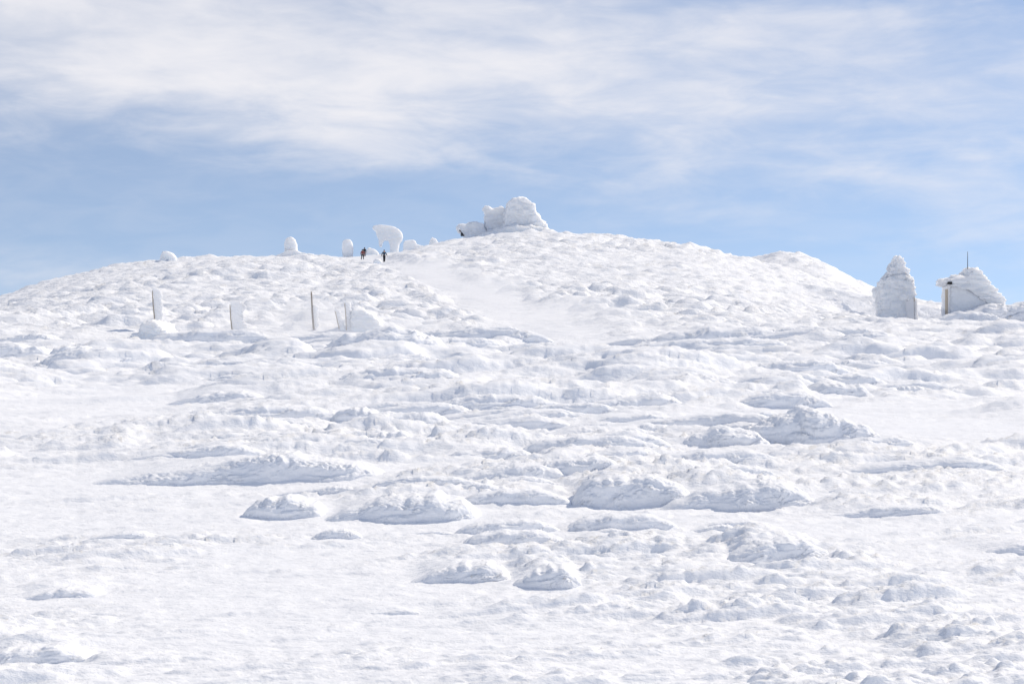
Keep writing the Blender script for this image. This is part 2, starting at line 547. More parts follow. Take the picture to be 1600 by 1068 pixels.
M_BLUE = plain('blue jacket', (0.02, 0.07, 0.13), 0.8, 0.2, 9.0, (1, 1, 1))
M_GTROU = plain('grey trousers', (0.09, 0.09, 0.10), 0.85, 0.2, 9.0, (1, 1, 1))
M_BTROU = plain('brown trousers', (0.10, 0.06, 0.06), 0.85, 0.2, 9.0, (1, 1, 1))
M_DTROU = plain('dark trousers', (0.02, 0.025, 0.035), 0.85, 0.2, 9.0, (1, 1, 1))
M_SKIN = plain('skin', (0.45, 0.27, 0.20), 0.6, 0.08, 9.0, (1, 1, 1))


# ------------------------------------------------------------------ mesh helpers
def grid_mesh(name, P, closed_u=False):
    """P: (rows, cols, 3) array -> smooth quad grid"""
    n, m = P.shape[:2]
    me = bpy.data.meshes.new(name)
    me.vertices.add(n * m)
    me.vertices.foreach_set('co', P.reshape(-1).astype(np.float32))
    i = np.arange(n - 1)[:, None]
    mm = m if closed_u else m - 1
    j = np.arange(mm)[None, :]
    j2 = (j + 1) % m
    q = np.stack([i * m + j, i * m + j2, (i + 1) * m + j2, (i + 1) * m + j], -1).reshape(-1)
    nf = (n - 1) * mm
    me.loops.add(nf * 4)
    me.loops.foreach_set('vertex_index', q.astype(np.int32))
    me.polygons.add(nf)
    me.polygons.foreach_set('loop_start', np.arange(0, nf * 4, 4, dtype=np.int32))
    me.update(calc_edges=True)
    me.shade_smooth()
    return me


def link(name, me, m=None, parent=None):
    o = bpy.data.objects.new(name, me)
    C.objects.link(o)
    if m is not None and me is not None:
        me.materials.clear()
        me.materials.append(m)
    if parent is not None:
        o.parent = parent
    return o


def empty(name, loc, rz=0.0):
    o = bpy.data.objects.new(name, None)
    C.objects.link(o)
    o.location = loc
    o.rotation_euler = (0, 0, rz)
    o.empty_display_size = 0.3
    return o


def tag(o, label=None, cat=None, group=None, kind=None):
    for k, v in (('label', label), ('category', cat), ('group', group), ('kind', kind)):
        if v:
            o[k] = v
    return o


def evaluated(bm_or_me, mods):
    """run modifiers over a mesh and return the resulting mesh"""
    me = bm_or_me
    if isinstance(bm_or_me, bmesh.types.BMesh):
        me = bpy.data.meshes.new('tmp')
        bm_or_me.to_mesh(me)
        bm_or_me.free()
    o = bpy.data.objects.new('tmp', me)
    C.objects.link(o)
    for kind, kw in mods:
        md = o.modifiers.new(kind, kind)
        for k, v in kw.items():
            setattr(md, k, v)
    dg = bpy.context.evaluated_depsgraph_get()
    res = bpy.data.meshes.new_from_object(o.evaluated_get(dg))
    bpy.data.objects.remove(o)
    bpy.data.meshes.remove(me)
    return res


def add_ell(bm, c, r, seg=20, rot=None):
    mtx = Matrix.Translation(c) @ (rot or Matrix.Identity(4)) @ Matrix.Diagonal((r[0], r[1], r[2], 1))
    bmesh.ops.create_uvsphere(bm, u_segments=seg, v_segments=seg // 2, radius=1.0, matrix=mtx)


def add_box(bm, c, s, rot=None):
    mtx = Matrix.Translation(c) @ (rot or Matrix.Identity(4)) @ Matrix.Diagonal((s[0], s[1], s[2], 1))
    bmesh.ops.create_cube(bm, size=1.0, matrix=mtx)


def add_prism(bm, pts, y0, y1):
    """outline in x,z given real thickness in y"""
    a = [bm.verts.new((p[0], y0, p[1])) for p in pts]
    b = [bm.verts.new((p[0], y1, p[1])) for p in pts]
    bm.faces.new(a)
    bm.faces.new(b[::-1])
    n = len(pts)
    for i in range(n):
        bm.faces.new((a[i], b[i], b[(i + 1) % n], a[(i + 1) % n]))
    bmesh.ops.recalc_face_normals(bm, faces=bm.faces)


def rime_mesh(bm, voxel, amp, freq, seed, smooth=6, stretch=(1, 1, 1), octaves=4):
    me = evaluated(bm, [('REMESH', dict(mode='VOXEL', voxel_size=voxel)), ('SMOOTH', dict(factor=0.5, iterations=smooth))])
    n = len(me.vertices)
    co = np.empty(n * 3, np.float32)
    me.vertices.foreach_get('co', co)
    co = co.reshape(-1, 3).astype(np.float64)
    nr = np.empty(n * 3, np.float32)
    me.vertex_normals.foreach_get('vector', nr)
    nr = nr.reshape(-1, 3)
    d = np.zeros(n)
    for k in range(octaves):
        f = freq * 2.1 ** k
        d += np.abs(pn3(co[:, 0] * f * stretch[0] + 13, co[:, 1] * f * stretch[1] + 5, co[:, 2] * f * stretch[2] + 31, seed + k)) * amp * 0.52 ** k
    d -= amp * 0.48
    me.vertices.foreach_set('co', (co + nr * d[:, None]).astype(np.float32).reshape(-1))
    me.update()
    me.shade_smooth()
    return me


# ------------------------------------------------------------------ snow ground: one sheet, finer where it is near
def build_ground():
    ang = np.concatenate([np.linspace(-180, -60, 14)[:-1], np.linspace(-60, -31, 24)[:-1], np.arange(-31, -22, 0.3), np.arange(-22, 22, 0.122), np.arange(22, 31, 0.3), np.linspace(31, 60, 24), np.linspace(60, 180, 14)[1:]])
    ang = np.radians(ang)
    ys = [0.4, 1.0, 2.0, 3.0, 4.0, 4.6]
    y = 5.0
    while y < 315:
        ys.append(y)
        y += min(max(y * y / 3777 * 0.62, 0.006), 0.0023 * y)
    while y < 6000:
        ys.append(y)
        y *= 1.12
    ys = np.array(ys)
    nd = int(np.searchsorted(ys, 5.0))
    nf = int(np.searchsorted(ys, 312.0))

    def lay_out(yy, an):
        fl = 1 / np.cos(np.clip(an, -R(30), R(30)))     # rows of equal depth inside the view, circles outside it
        rr = yy * fl
        return rr * np.sin(an), rr * np.cos(an)
    # first pass: find at which depths the land is steep, and give those more rows
    a2 = np.radians(np.arange(-20, 20, 0.4))
    Y2 = np.repeat(ys[:, None], len(a2), 1)
    x, y = lay_out(Y2, a2[None, :])
    z = land(x, y)[0]
    wgt = 1.0 + 0.9 * (np.abs(np.diff(z[nd:nf] / Y2[nd:nf], axis=0)) * FPX).mean(1)
    wgt = np.convolve(np.pad(wgt, 20, 'edge'), np.ones(41) / 41, 'valid')
    cum = np.concatenate([[0], np.cumsum(wgt)])
    yn = ys.copy()
    yn[nd:nf] = np.interp(np.linspace(0, 1, nf - nd), cum / cum[-1], ys[nd:nf])
    Yf = np.repeat(yn[:, None], len(ang), 1)
    x, y = lay_out(Yf, ang[None, :])
    z, l, k = land(x, y)
    ln = np.minimum(l, 0.8)
    P = np.stack([x - ln * 0.10, y - ln * 0.20, z], -1)
    # second relief: layers and knobs pushed out along the surface normal, so steep faces carry them too
    g0, g1 = np.gradient(P, axis=0), np.gradient(P, axis=1)
    N = np.cross(g1, g0)
    N /= np.linalg.norm(N, axis=2, keepdims=True) + 1e-9
    for ax_, hw in ((0, 5), (1, 3), (0, 3)):           # calm normals, so nothing folds over
        pad = [(0, 0)] * 3
        pad[ax_] = (hw + 1, hw)
        cs = np.cumsum(np.pad(N, pad, 'edge'), axis=ax_)
        n_ = N.shape[ax_]
        N = (np.take(cs, np.arange(2 * hw + 1, 2 * hw + 1 + n_), ax_) - np.take(cs, np.arange(0, n_), ax_)) / (2 * hw + 1)
    X3, Y3, Z3 = P[..., 0], P[..., 1], P[..., 2]
    U3, V3 = X3 * cw + Y3 * sw, -X3 * sw + Y3 * cw
    yy = np.hypot(x, y)
    d = np.zeros(x.shape)
    for f, amp, lo0, lo1, hi0, hi1, sd in ((0.75, 0.30, 26, 60, 900, 901, 141), (1.9, 0.19, 14, 36, 330, 331, 142), (4.6, 0.10, 8, 20, 120, 200, 143),
                                           (11.0, 0.045, 3, 11, 40, 70, 144), (27.0, 0.028, 1, 4, 18, 32, 145)):
        m_ = sm(yy, lo0, lo1) * (1 - sm(yy, hi0, hi1))
        ix = np.nonzero(m_ > 0.001)
        d[ix] += amp * (m_ * (0.16 + 0.84 * k))[ix] * (np.abs(pn3(U3[ix] * f * 0.30, V3[ix] * f, Z3[ix] * f * 1.9, sd)) - 0.22)
    P += N * d[..., None]
    o = link('snow_ground', grid_mesh('snow_ground', P), M_SNOW)
    tag(o, kind='structure')
    return o


GROUND = build_ground()

def mound_points(i, x0, yb, L, H, sk, style, ns, nph, gnd):
    s = np.linspace(0, 1, ns)[None, :]
    ph = (np.linspace(0, 1, nph) * math.pi)[:, None]
    e = mound_env(s, style)
    wv = 1 + 0.15 * pn2(s * 3.2 + i * 3.3, s * 0 + 0.5, 61) + 0.09 * pn2(s * 11.0 + i * 1.7, s * 0 + 0.5, 62)
    et = e * wv
    ew = np.power(e, 0.6)
    Df, Db = 0.55 * H, 2.7 * H
    c, sn = np.cos(ph), np.sin(ph)
    yy = np.where(c > 0, -c * Df, -c * Db) * ew
    zt = np.power(np.maximum(sn, 0), 0.75) * et * H
    lean = 0.42 * zt * (0.4 + 0.6 * s)
    x = x0 + L * s + 0 * ph - 0.15 * zt
    y = yb + Df * 0.7 + yy - lean + (s - 0.5) * L * sk
    xe, ye = x + 0.0, y + lean
    z = gnd(xe, ye) + zt - 0.14 * H
    # knobs and layers pushed out along the outward direction
    q = 1.0 / H
    wx = 0.25 * pn3(x * q * 1.1 + i * 3, y * q * 1.1, z * q * 1.1, 70)
    zz_ = z * q + wx - x * q * 0.13                        # layers dip gently along the wind
    b1 = np.abs(pn3(x * q * 0.40 + i * 7, y * q * 0.8, zz_ * 1.5, 71))
    b2 = np.abs(pn3(x * q * 0.85 + i * 7, y * q * 1.8, zz_ * 3.6, 72))
    b3 = np.abs(pn3(x * q * 2.3 + i, y * q * 3.4, zz_ * 6.5, 73))
    b4 = np.abs(pn3(x * q * 6.0, y * q * 8, zz_ * 13, 74))
    b5 = np.abs(pn3(x * q * 14.0, y * q * 16, zz_ * 22, 75))
    ro = (0.50 + 0.7 * s) if style == 'L' else 0.8 + 0.35 * np.abs(2 * s - 1)
    crumb = 0.5 + 0.9 * sm(pn2(s * 6 + i, ph * 1.5, 76), -0.3, 0.5)
    d = H * ro * np.power(e, 0.5) * (0.30 * (b1 - 0.25) * (1 - 0.85 * sn ** 3) + 0.19 * (b2 - 0.2) * (1 - 0.6 * sn ** 3) + crumb * (1 - 0.15 * sn ** 3) * (0.085 * (b3 - 0.2) + 0.07 * (b4 - 0.2) + 0.05 * (b5 - 0.2)))
    x = x + d * 0.15 * (2 * s - 1)
    y = y - d * np.where(c > 0, c, c * 0.6)
    z = z + d * (0.25 + 0.75 * sn)
    return np.stack([x, y, z], -1)


def mound(i, px0, px1, row, hpx, style, label):
    x0, yb, L, H, sk, _ = MP[i]
    P = mound_points(i, x0, yb, L, H, sk, style, int(np.clip((px1 - px0) * 0.6, 60, 230)), int(np.clip(hpx * 1.7, 40, 96)), H0)
    org = np.array([x0 + L / 2, yb + H, float(H0(x0 + L / 2, yb + H))])
    o = link('snow_mound', grid_mesh('snow_mound', P - org), M_SNOW)
    o.location = org
    tag(o, label, 'snow mound', 'wind-carved snow mounds on the near ground')
    return o


for i, a in enumerate(MOUNDS):          # each mound is a thing of its own
    mound(i, *a)


# smaller wind-carved ridges between the mounds: pieces of the ground, a few shapes used over and over
RIDGE = []
for j in range(10):
    P = mound_points(50 + j, -2.6, 0.0, 5.2, 1.0, 0.16, 'L' if j % 3 else 'B', 120, 44, lambda a, b: 0 * a)
    me = grid_mesh('snow_ridge', P)
    me.materials.append(M_SNOW)
    RIDGE.append(me)
rg = np.random.RandomState(77)
n_ridge, tries = 0, 0
while n_ridge < 130 and tries < 4000:
    tries += 1
    row = 528 + 330 * rg.rand() ** 1.15
    px = rg.uniform(150, 1480) if rg.rand() < 0.75 else rg.uniform(-120, 1720)
    gx, gy = ground_hit(px, row, H0, 7.0, 84.0)
    p1 = (np.array([gx]), np.array([gy]))
    fl = max(math.exp(-(((gx - a) / (c_ * 0.9)) ** 2 + ((gy - b) / (d_ * 0.9)) ** 2)) for a, b, c_, d_ in SMOOTH)
    if fl > 0.45 or mound_mask(*p1)[0] > 0.25 or trail_mask(*p1)[0] > 0.4 or (px < 330 and row > 610 and rg.rand() < 0.75):
        continue
    hh = rg.uniform(18, 44) * (1.0 if row < 760 else 0.6) * gy / FPX
    zz, ll, _ = land(*p1)
    o = bpy.data.objects.new('snow_ridge', RIDGE[rg.randint(len(RIDGE))])
    C.objects.link(o)
    o.parent = GROUND
    o.location = (gx, gy, float(zz[0] - ll[0]) + 0.40 * float(ll[0]))
    o.rotation_euler = (0, 0, R(rg.uniform(-3, 9)))
    o.scale = (hh * rg.uniform(0.9, 1.7), hh * 1.1, hh)
    n_ridge += 1


# ------------------------------------------------------------------ rime covered things on the skyline
def pxpoly(pts, Yd, ox, oz):
    k = Yd / FPX
    return [((p - 800) * k - ox, EYE - (r - HOR) * k - oz) for p, r in pts]


def skyline(name, label, cat, pts, Yd, thick, voxel, amp, freq, seed, smooth=4, group=None, extra=None, stretch=(1, 1, 1)):
    px = sum(p[0] for p in pts) / len(pts)
    row = max(p[1] for p in pts)
    b = at(px, row, Yd)
    bm = bmesh.new()
    add_prism(bm, pxpoly(pts, Yd, b.x, b.z), -thick / 2, thick / 2)
    if extra:
        extra(bm, b)
    o = link(name, rime_mesh(bm, voxel, amp, freq, seed, smooth, stretch), M_RIMEFAR)
    o.location = b
    if label:
        tag(o, label, cat, group)
    return o


YS = 271.0
skyline('rime_pillar', 'rounded rime pillar furthest left of the two upright stubs on the skyline', 'rime pillar',
        [(446, 402), (445, 384), (446, 375), (450, 371), (456, 370), (461, 374), (464, 383), (464, 402)], YS, 1.8, 0.14, 0.14, 1.0, 81, 5,
        'upright rime stubs on the skyline')
skyline('rime_pillar', 'narrow rime pillar on the skyline just left of the two standing people', 'rime pillar',
        [(536, 402), (535, 384), (536, 377), (541, 374), (547, 374), (551, 380), (552, 388), (551, 402)], YS, 1.6, 0.14, 0.14, 1.0, 82, 5,
        'upright rime stubs on the skyline')
skyline('rime_boulder', 'lone rounded rime boulder on the left hill crest', 'rime boulder',
        [(250, 412), (252, 400), (256, 393), (262, 392), (270, 396), (276, 403), (278, 412)], YS, 2.0, 0.14, 0.16, 0.9, 83, 5)
skyline('rime_boulder', 'long drift of rime at the foot of the left skyline pillar', 'rime boulder',
        [(428, 402), (440, 396), (452, 391), (464, 391), (472, 395), (490, 397), (494, 403)], YS - 1.5, 2.4, 0.16, 0.16, 0.8, 84, 5)
skyline('rime_boulder', 'low rime hump between the people and the gate-like rime arch', 'rime boulder',
        [(570, 402), (573, 391), (577, 387), (585, 389), (591, 394), (594, 402)], YS - 1, 2.0, 0.14, 0.16, 0.8, 85, 5)
skyline('rime_boulder', 'shaded rime hump beside the person in blue', 'rime boulder',
        [(582, 417), (584, 407), (588, 404), (595, 405), (598, 411), (598, 418)], ground_hit(590, 414)[1], 1.6, 0.14, 0.16, 0.9, 86, 5)
skyline('rime_boulder', 'square rime block right of the gate-like rime arch', 'rime boulder',
        [(630, 396), (631, 379), (634, 376), (645, 375), (649, 376), (651, 382), (660, 384), (662, 396)], YS + 4, 2.2, 0.14, 0.14, 0.8, 87, 4)
skyline('rime_boulder', 'small pointed rime knob between the square block and the summit outcrop', 'rime boulder',
        [(668, 390), (672, 376), (675, 371), (681, 373), (685, 379), (688, 390)], YS + 8, 1.8, 0.14, 0.16, 0.9, 88, 4)
# gate-like rime slab on two legs
skyline('rime_arch', 'thick rime slab on two legs with a gap beneath, pointing left on the skyline', 'rime arch',
        [(582, 357), (584, 353), (592, 351.5), (604, 352), (615, 354), (623, 358), (628, 364), (629.5, 371), (627.5, 377), (624, 381), (622, 398),
         (610, 398), (610, 384), (607, 376), (601, 375), (597.5, 379), (596, 386), (593, 386), (592, 374), (589, 369), (588, 363)],
        YS + 2, 1.9, 0.12, 0.10, 1.1, 89, 3, None, None, (0.5, 1, 1.6))

# summit outcrop: one mass with its main blocks as parts
YO = 298.0
ob = at(800, 366, YO)
outc = empty('summit_outcrop', ob)
tag(outc, 'big rime-crusted rock outcrop crowning the summit, domed at its right', 'rock outcrop')


def opart(name, pts, ydep, thick, seed, amp=0.35, smooth=6, stretch=(0.6, 1, 1.5)):
    bm = bmesh.new()
    add_prism(bm, pxpoly(pts, YO, ob.x, ob.z), ydep - thick / 2, ydep + thick / 2)
    return link(name, rime_mesh(bm, 0.17, amp, 0.45, seed, smooth, stretch), M_RIMEFAR, outc)


opart('dome', [(786, 372), (787, 342), (790, 328), (794, 319), (801, 314), (809, 311), (818, 310.5), (826, 314), (833, 321), (837, 331), (841, 339), (850, 348), (856, 358), (862, 372)], -0.6, 7.5, 91, 0.95, 10, (0.6, 1, 1.2))
opart('block', [(757, 376), (760, 356), (757, 344), (759, 336), (755, 328), (760, 323), (770, 326), (782, 325), (792, 329), (797, 340), (797, 376)], 1.0, 5.0, 92, 0.95, 4, (0.5, 1, 1.6))
opart('shelf', [(730, 384), (727, 370), (719, 364), (713.5, 357), (716, 351), (727, 350), (740, 347), (757, 351), (762, 384)], 0.0, 4.6, 93, 0.65, 6, (0.5, 1, 1.8))
opart('apron', [(738, 386), (754, 369), (775, 362), (800, 356), (830, 355), (850, 359), (866, 365), (880, 371), (888, 386)], -3.6, 5.0, 94, 0.9, 8, (0.5, 1, 1.2))
for (a, b_, rr) in ((719.2, 361.5, (0.17, 0.2, 0.2)), (722.5, 367.0, (0.28, 0.25, 0.42))):
    p = at(a, b_, YO) - ob
    bm = bmesh.new()
    add_ell(bm, (p.x, -2.35, p.z), rr, 12, Matrix.Rotation(R(-25), 4, 'Y'))
    if rr[2] > 0.3:
        add_ell(bm, (p.x - 0.2, -2.35, p.z + 0.45), (0.11, 0.2, 0.35), 12, Matrix.Rotation(R(-25), 4, 'Y'))
        add_box(bm, (p.x + 0.1, -2.35, p.z - 0.25), (0.75, 0.4, 0.3))
    o = link('bare_rock', rime_mesh(bm, 0.06, 0.07, 2.0, 95, 2), M_ROCK, outc)
    o['label'] = 'dark bare rock'


# ------------------------------------------------------------------ marker poles with rime fins
def pole(px_top, row_top, px_foot, row_foot, fin_px, fin_top, fin_bot, Yd, label, seed, thick=0.036):
    foot = at(px_foot, row_foot, Yd)
    top = at(px_top, row_top, Yd)
    root = empty('marker_pole', foot)
    tag(root, label, 'marker pole', 'weathered marker poles at the foot of the hill')
    # pole: tapered, slightly crooked, sunk into the snow
    n, m = 16, 10
    t = np.linspace(-0.18, 1, n)
    rad = thick * (1.1 - 0.25 * t)
    rad[-1] *= 0.3
    a = np.linspace(0, 2 * np.pi, m, endpoint=False)
    d = top - foot
    cx = d.x * t + 0.012 * np.sin(t * 5 + seed)
    P = np.stack([cx[:, None] + rad[:, None] * np.cos(a), 0.01 * np.cos(t * 7)[:, None] + rad[:, None] * np.sin(a), (d.z * t)[:, None] + 0 * a], -1)
    link('pole', grid_mesh('pole', P, True), M_WOODD if thick > 0.05 else M_WOOD, root)
    # rime fin: feathers growing sideways in tilted layers
    k = Yd / FPX
    z1, z0 = (row_foot - fin_top) * k, (row_foot - fin_bot) * k
    nz, na = 110, 36
    zz_ = np.linspace(z0, z1, nz)
    tt = np.clip(zz_ / d.z, -0.2, 1.1)
    cx = d.x * tt
    per = 0.11
    saw = np.mod(zz_ / per + 0.35 * pn2(zz_ * 3, zz_ * 0 + seed, 63), 1.0)
    lay_ = 0.78 + 0.30 * np.sqrt(np.clip(1 - (2 * saw - 1) ** 2, 0, 1)) + 0.22 * pn2(zz_ * 2.3, zz_ * 0 + seed * 3.1, 64)
    cap = np.power(np.clip(1 - np.abs((zz_ - (z0 + z1) / 2) / ((z1 - z0) / 2)) ** 9, 0, 1), 0.5)
    wid = fin_px * k * lay_ * cap + 0.01
    a = np.linspace(0, 2 * np.pi, na, endpoint=False)
    ux = 0.5 - 0.5 * np.cos(a)                      # 0 at the pole, 1 at the feather tips
    uy = np.sin(a) * (0.55 + 0.45 * ux)
    depth = (0.05 + 0.06 * lay_)[:, None] * cap[:, None]
    Xf = cx[:, None] + 0.03 + wid[:, None] * ux[None, :]
    Yf = depth * uy[None, :] + 0.02
    Zf = zz_[:, None] + 0.10 * wid[:, None] * ux[None, :]
    nn = pn3(Xf * 3 + seed, Yf * 6, Zf * 9, 65) * 0.05 + pn3(Xf * 5 + seed, Yf * 12, Zf * 24, 66) * 0.035
    P = np.stack([Xf + nn, Yf * (1 + nn * 4), Zf], -1)
    link('rime_fin', grid_mesh('rime_fin', P, True), M_RIME, root)
    return root


YP = 93.0
pole(238, 453, 241.5, 505, 13, 450, 507, YP, 'leftmost marker pole, standing on a snow mound with a tall rime fin', 1)
pole(359, 475, 362.5, 518, 21, 470, 522, YP, 'short marker pole with the widest rime fin', 2, 0.032)
pole(486, 455, 490, 512, 8, 476, 514, YP, 'dark bare-topped marker pole, thickest of the five', 3, 0.06)
pole(523, 485, 531, 516, 8, 482, 520, YP, 'short marker pole leaning left, caked in rime', 4, 0.03)
pole(538.5, 473, 541.5, 514, 9, 471, 518, YP, 'thin marker pole beside the short leaning one', 5, 0.03)

# mound under the leftmost pole, and the wide rime fan beside the thin pole
def px_mound(name, label, cat, pts, Yd, thick, seed, amp, smooth, group=None, stretch=(0.5, 1, 1.6), voxel=0.065, freq=1.4):
    px = sum(p[0] for p in pts) / len(pts)
    b = at(px, max(p[1] for p in pts), Yd)
    bm = bmesh.new()
    add_prism(bm, pxpoly(pts, Yd, b.x, b.z), -thick / 2, thick / 2)
    o = link(name, rime_mesh(bm, voxel, amp, freq, seed, smooth, stretch), M_RIME)
    o.location = b
    return tag(o, label, cat, group)


px_mound('snow_mound', 'steep snow mound carrying the leftmost marker pole', 'snow mound',
         [(170, 556), (185, 543), (205, 530), (225, 518), (233, 505), (246, 500), (258, 506), (270, 520), (285, 534), (300, 556)], YP - 3.0, 3.2, 101, 0.34, 8)
px_mound('rime_fan', 'wide fan-shaped rime bank right of the thin marker pole', 'rime bank',
         [(548, 530), (549, 488), (553, 483), (568, 484), (582, 490), (592, 500), (600, 514), (606, 530)], YP + 0.5, 1.4, 102, 0.20, 7, None, (0.25, 1, 2.0))
# half buried grey box in the blown snow
bb = at(472, 524, YP + 3)
gb = empty('marker_box', bb)
tag(gb, 'small grey box half hidden by blown snow below the dark bare-topped pole', 'box')
bm = bmesh.new()
add_box(bm, (0, 0, 0.22), (0.42, 0.3, 0.62))
bmesh.ops.bevel(bm, geom=bm.edges[:], offset=0.03, segments=2, affect='EDGES')
me = bpy.data.meshes.new('box'); bm.to_mesh(me); bm.free()
link('box', me, M_GREY, gb)
bm = bmesh.new()
add_ell(bm, (0.02, 0, 0.56), (0.26, 0.2, 0.09))
link('snow_cap', rime_mesh(bm, 0.03, 0.03, 5, 103, 2), M_RIME, gb)

# ------------------------------------------------------------------ peaked rime tower
YT = 114.0
tb = at(1398, 508, YT)
tw = empty('rime_tower', tb)
tag(tw, 'tall rime-encrusted tower with a peaked cap, left of the masted hut', 'tower')


def tpart(name, pts, y0, y1, m, seed, amp, freq, smooth, stretch, root, base, Yd, voxel=0.07):
    bm = bmesh.new()
    add_prism(bm, pxpoly(pts, Yd, base.x, base.z), y0, y1)
    return link(name, rime_mesh(bm, voxel, amp, freq, seed, smooth, stretch), m, root)


tpart('rime_crust', [(1375, 512), (1373, 480), (1371, 455), (1375, 441), (1380, 434), (1388, 430), (1416, 432), (1424, 440), (1425, 455), (1423, 466), (1409, 467), (1408, 512)], -1.1, 1.1, M_RIME, 111, 0.40, 1.4, 3, (0.7, 1, 1.3), tw, tb, YT)
tpart('peaked_cap', [(1380, 438), (1387, 425), (1394, 413), (1398, 405), (1400, 402), (1408, 402), (1409, 405), (1409, 412), (1414, 422), (1420, 432), (1425, 440), (1402, 444)], -0.9, 0.9, M_RIME, 112, 0.40, 1.5, 2, (0.8, 1, 1.3), tw, tb, YT)
k = YT / FPX
bm = bmesh.new()
add_box(bm, ((1415 - 1398) * k, 0.05, (508 - 487) * k), (16 * k, 2.1, 52 * k))
bmesh.ops.bevel(bm, geom=bm.edges[:], offset=0.04, segments=2, affect='EDGES')
me = bpy.data.meshes.new('wall'); bm.to_mesh(me); bm.free()
link('wall', me, M_PANEL, tw)
tpart('corner_rime', [(1424, 512), (1424, 464), (1429, 466), (1430, 512)], -0.9, 0.9, M_RIME, 113, 0.07, 2.0, 2, (1, 1, 1), tw, tb, YT, 0.06)
bm = bmesh.new()
add_box(bm, ((1423.2 - 1398) * k, -0.98, (508 - 467) * k), (0.05, 0.06, 0.42))  # solid strip whose darker colour stands in for the shaded corner gap
bmesh.ops.bevel(bm, geom=bm.edges[:], offset=0.01, segments=1, affect='EDGES')
me = bpy.data.meshes.new('painted_corner_gap'); bm.to_mesh(me); bm.free()
link('painted_corner_gap', me, M_WOOD, tw)

# ------------------------------------------------------------------ masted hut under rime
YH = 112.0
hb = at(1510, 500, YH)
hut = empty('rime_hut', hb)
tag(hut, 'low hut buried in swept-back rime with a thin mast on top', 'hut')
k = YH / FPX


def hx(p):
    return (p - 1510) * k


def hz(r):
    return (500 - r) * k


def hbox(name, p0, p1, r0, r1, y0, y1, m, bev=0.02):
    bm = bmesh.new()
    add_box(bm, ((hx(p0) + hx(p1)) / 2, (y0 + y1) / 2, (hz(r0) + hz(r1)) / 2), (hx(p1) - hx(p0), y1 - y0, abs(hz(r0) - hz(r1))))
    bmesh.ops.bevel(bm, geom=bm.edges[:], offset=bev, segments=2, affect='EDGES')
    me = bpy.data.meshes.new(name); bm.to_mesh(me); bm.free()
    return link(name, me, m, hut)


hbox('wall', 1476, 1545, 446, 506, -0.9, -0.1, M_PANEL, 0.05)
hbox('rear_wall', 1490, 1545, 446, 506, -0.08, 1.6, M_PANEL, 0.05)
hbox('side_board', 1475.2, 1476.1, 452, 506, -0.86, -0.2, M_BOARD)
hbox('vent', 1474, 1481, 440.5, 444.5, -1.16, -0.6, M_DARK, 0.03)
tpart('roof_rime', [(1471, 446), (1472, 440), (1478, 436), (1487, 433), (1498, 432), (1507, 431), (1511, 424), (1515, 419.5), (1522, 421), (1530, 428), (1538, 438),
                    (1547, 449), (1556, 459), (1565, 468), (1566, 480), (1540, 476), (1522, 462), (1505, 455), (1484, 446.5)], -1.05, 1.7, M_RIME, 121, 0.38, 1.2, 2, (0.4, 1, 1.9), hut, hb, YH, 0.065)
tpart('side_rime', [(1478, 447), (1500, 448), (1516, 458), (1530, 470), (1545, 476), (1562, 478), (1566, 510), (1477, 510)], -0.97, 1.2, M_RIME, 122, 0.10, 1.0, 3, (0.6, 1, 1.4), hut, hb, YH, 0.065)
bm = bmesh.new()
bmesh.ops.create_cone(bm, cap_ends=True, segments=10, radius1=0.035, radius2=0.018, depth=1.9, matrix=Matrix.Translation((hx(1513.2), 0.2, hz(424) + 0.62)))
me = bpy.data.meshes.new('mast'); bm.to_mesh(me); bm.free()
me.shade_smooth()
link('mast', me, M_STEEL, hut)

# ------------------------------------------------------------------ people
def skin_mesh(joints, edges, rad, sub=1):
    me = bpy.data.meshes.new('skin')
    me.from_pydata([tuple(j) for j in joints], edges, [])
    o = bpy.data.objects.new('tmp', me)
    C.objects.link(o)
    md = o.modifiers.new('s', 'SKIN')
    md.use_smooth_shade = True
    sv = me.skin_vertices[0].data
    for i, r_ in enumerate(rad):
        sv[i].radius = (r_, r_) if not isinstance(r_, tuple) else r_
        sv[i].use_root = (i == 0)
    s2 = o.modifiers.new('d', 'SUBSURF')
    s2.levels = sub
    s2.render_levels = sub
    dg = bpy.context.evaluated_depsgraph_get()
    res = bpy.data.meshes.new_from_object(o.evaluated_get(dg))
    bpy.data.objects.remove(o)
    bpy.data.meshes.remove(me)
    res.shade_smooth()
    return res


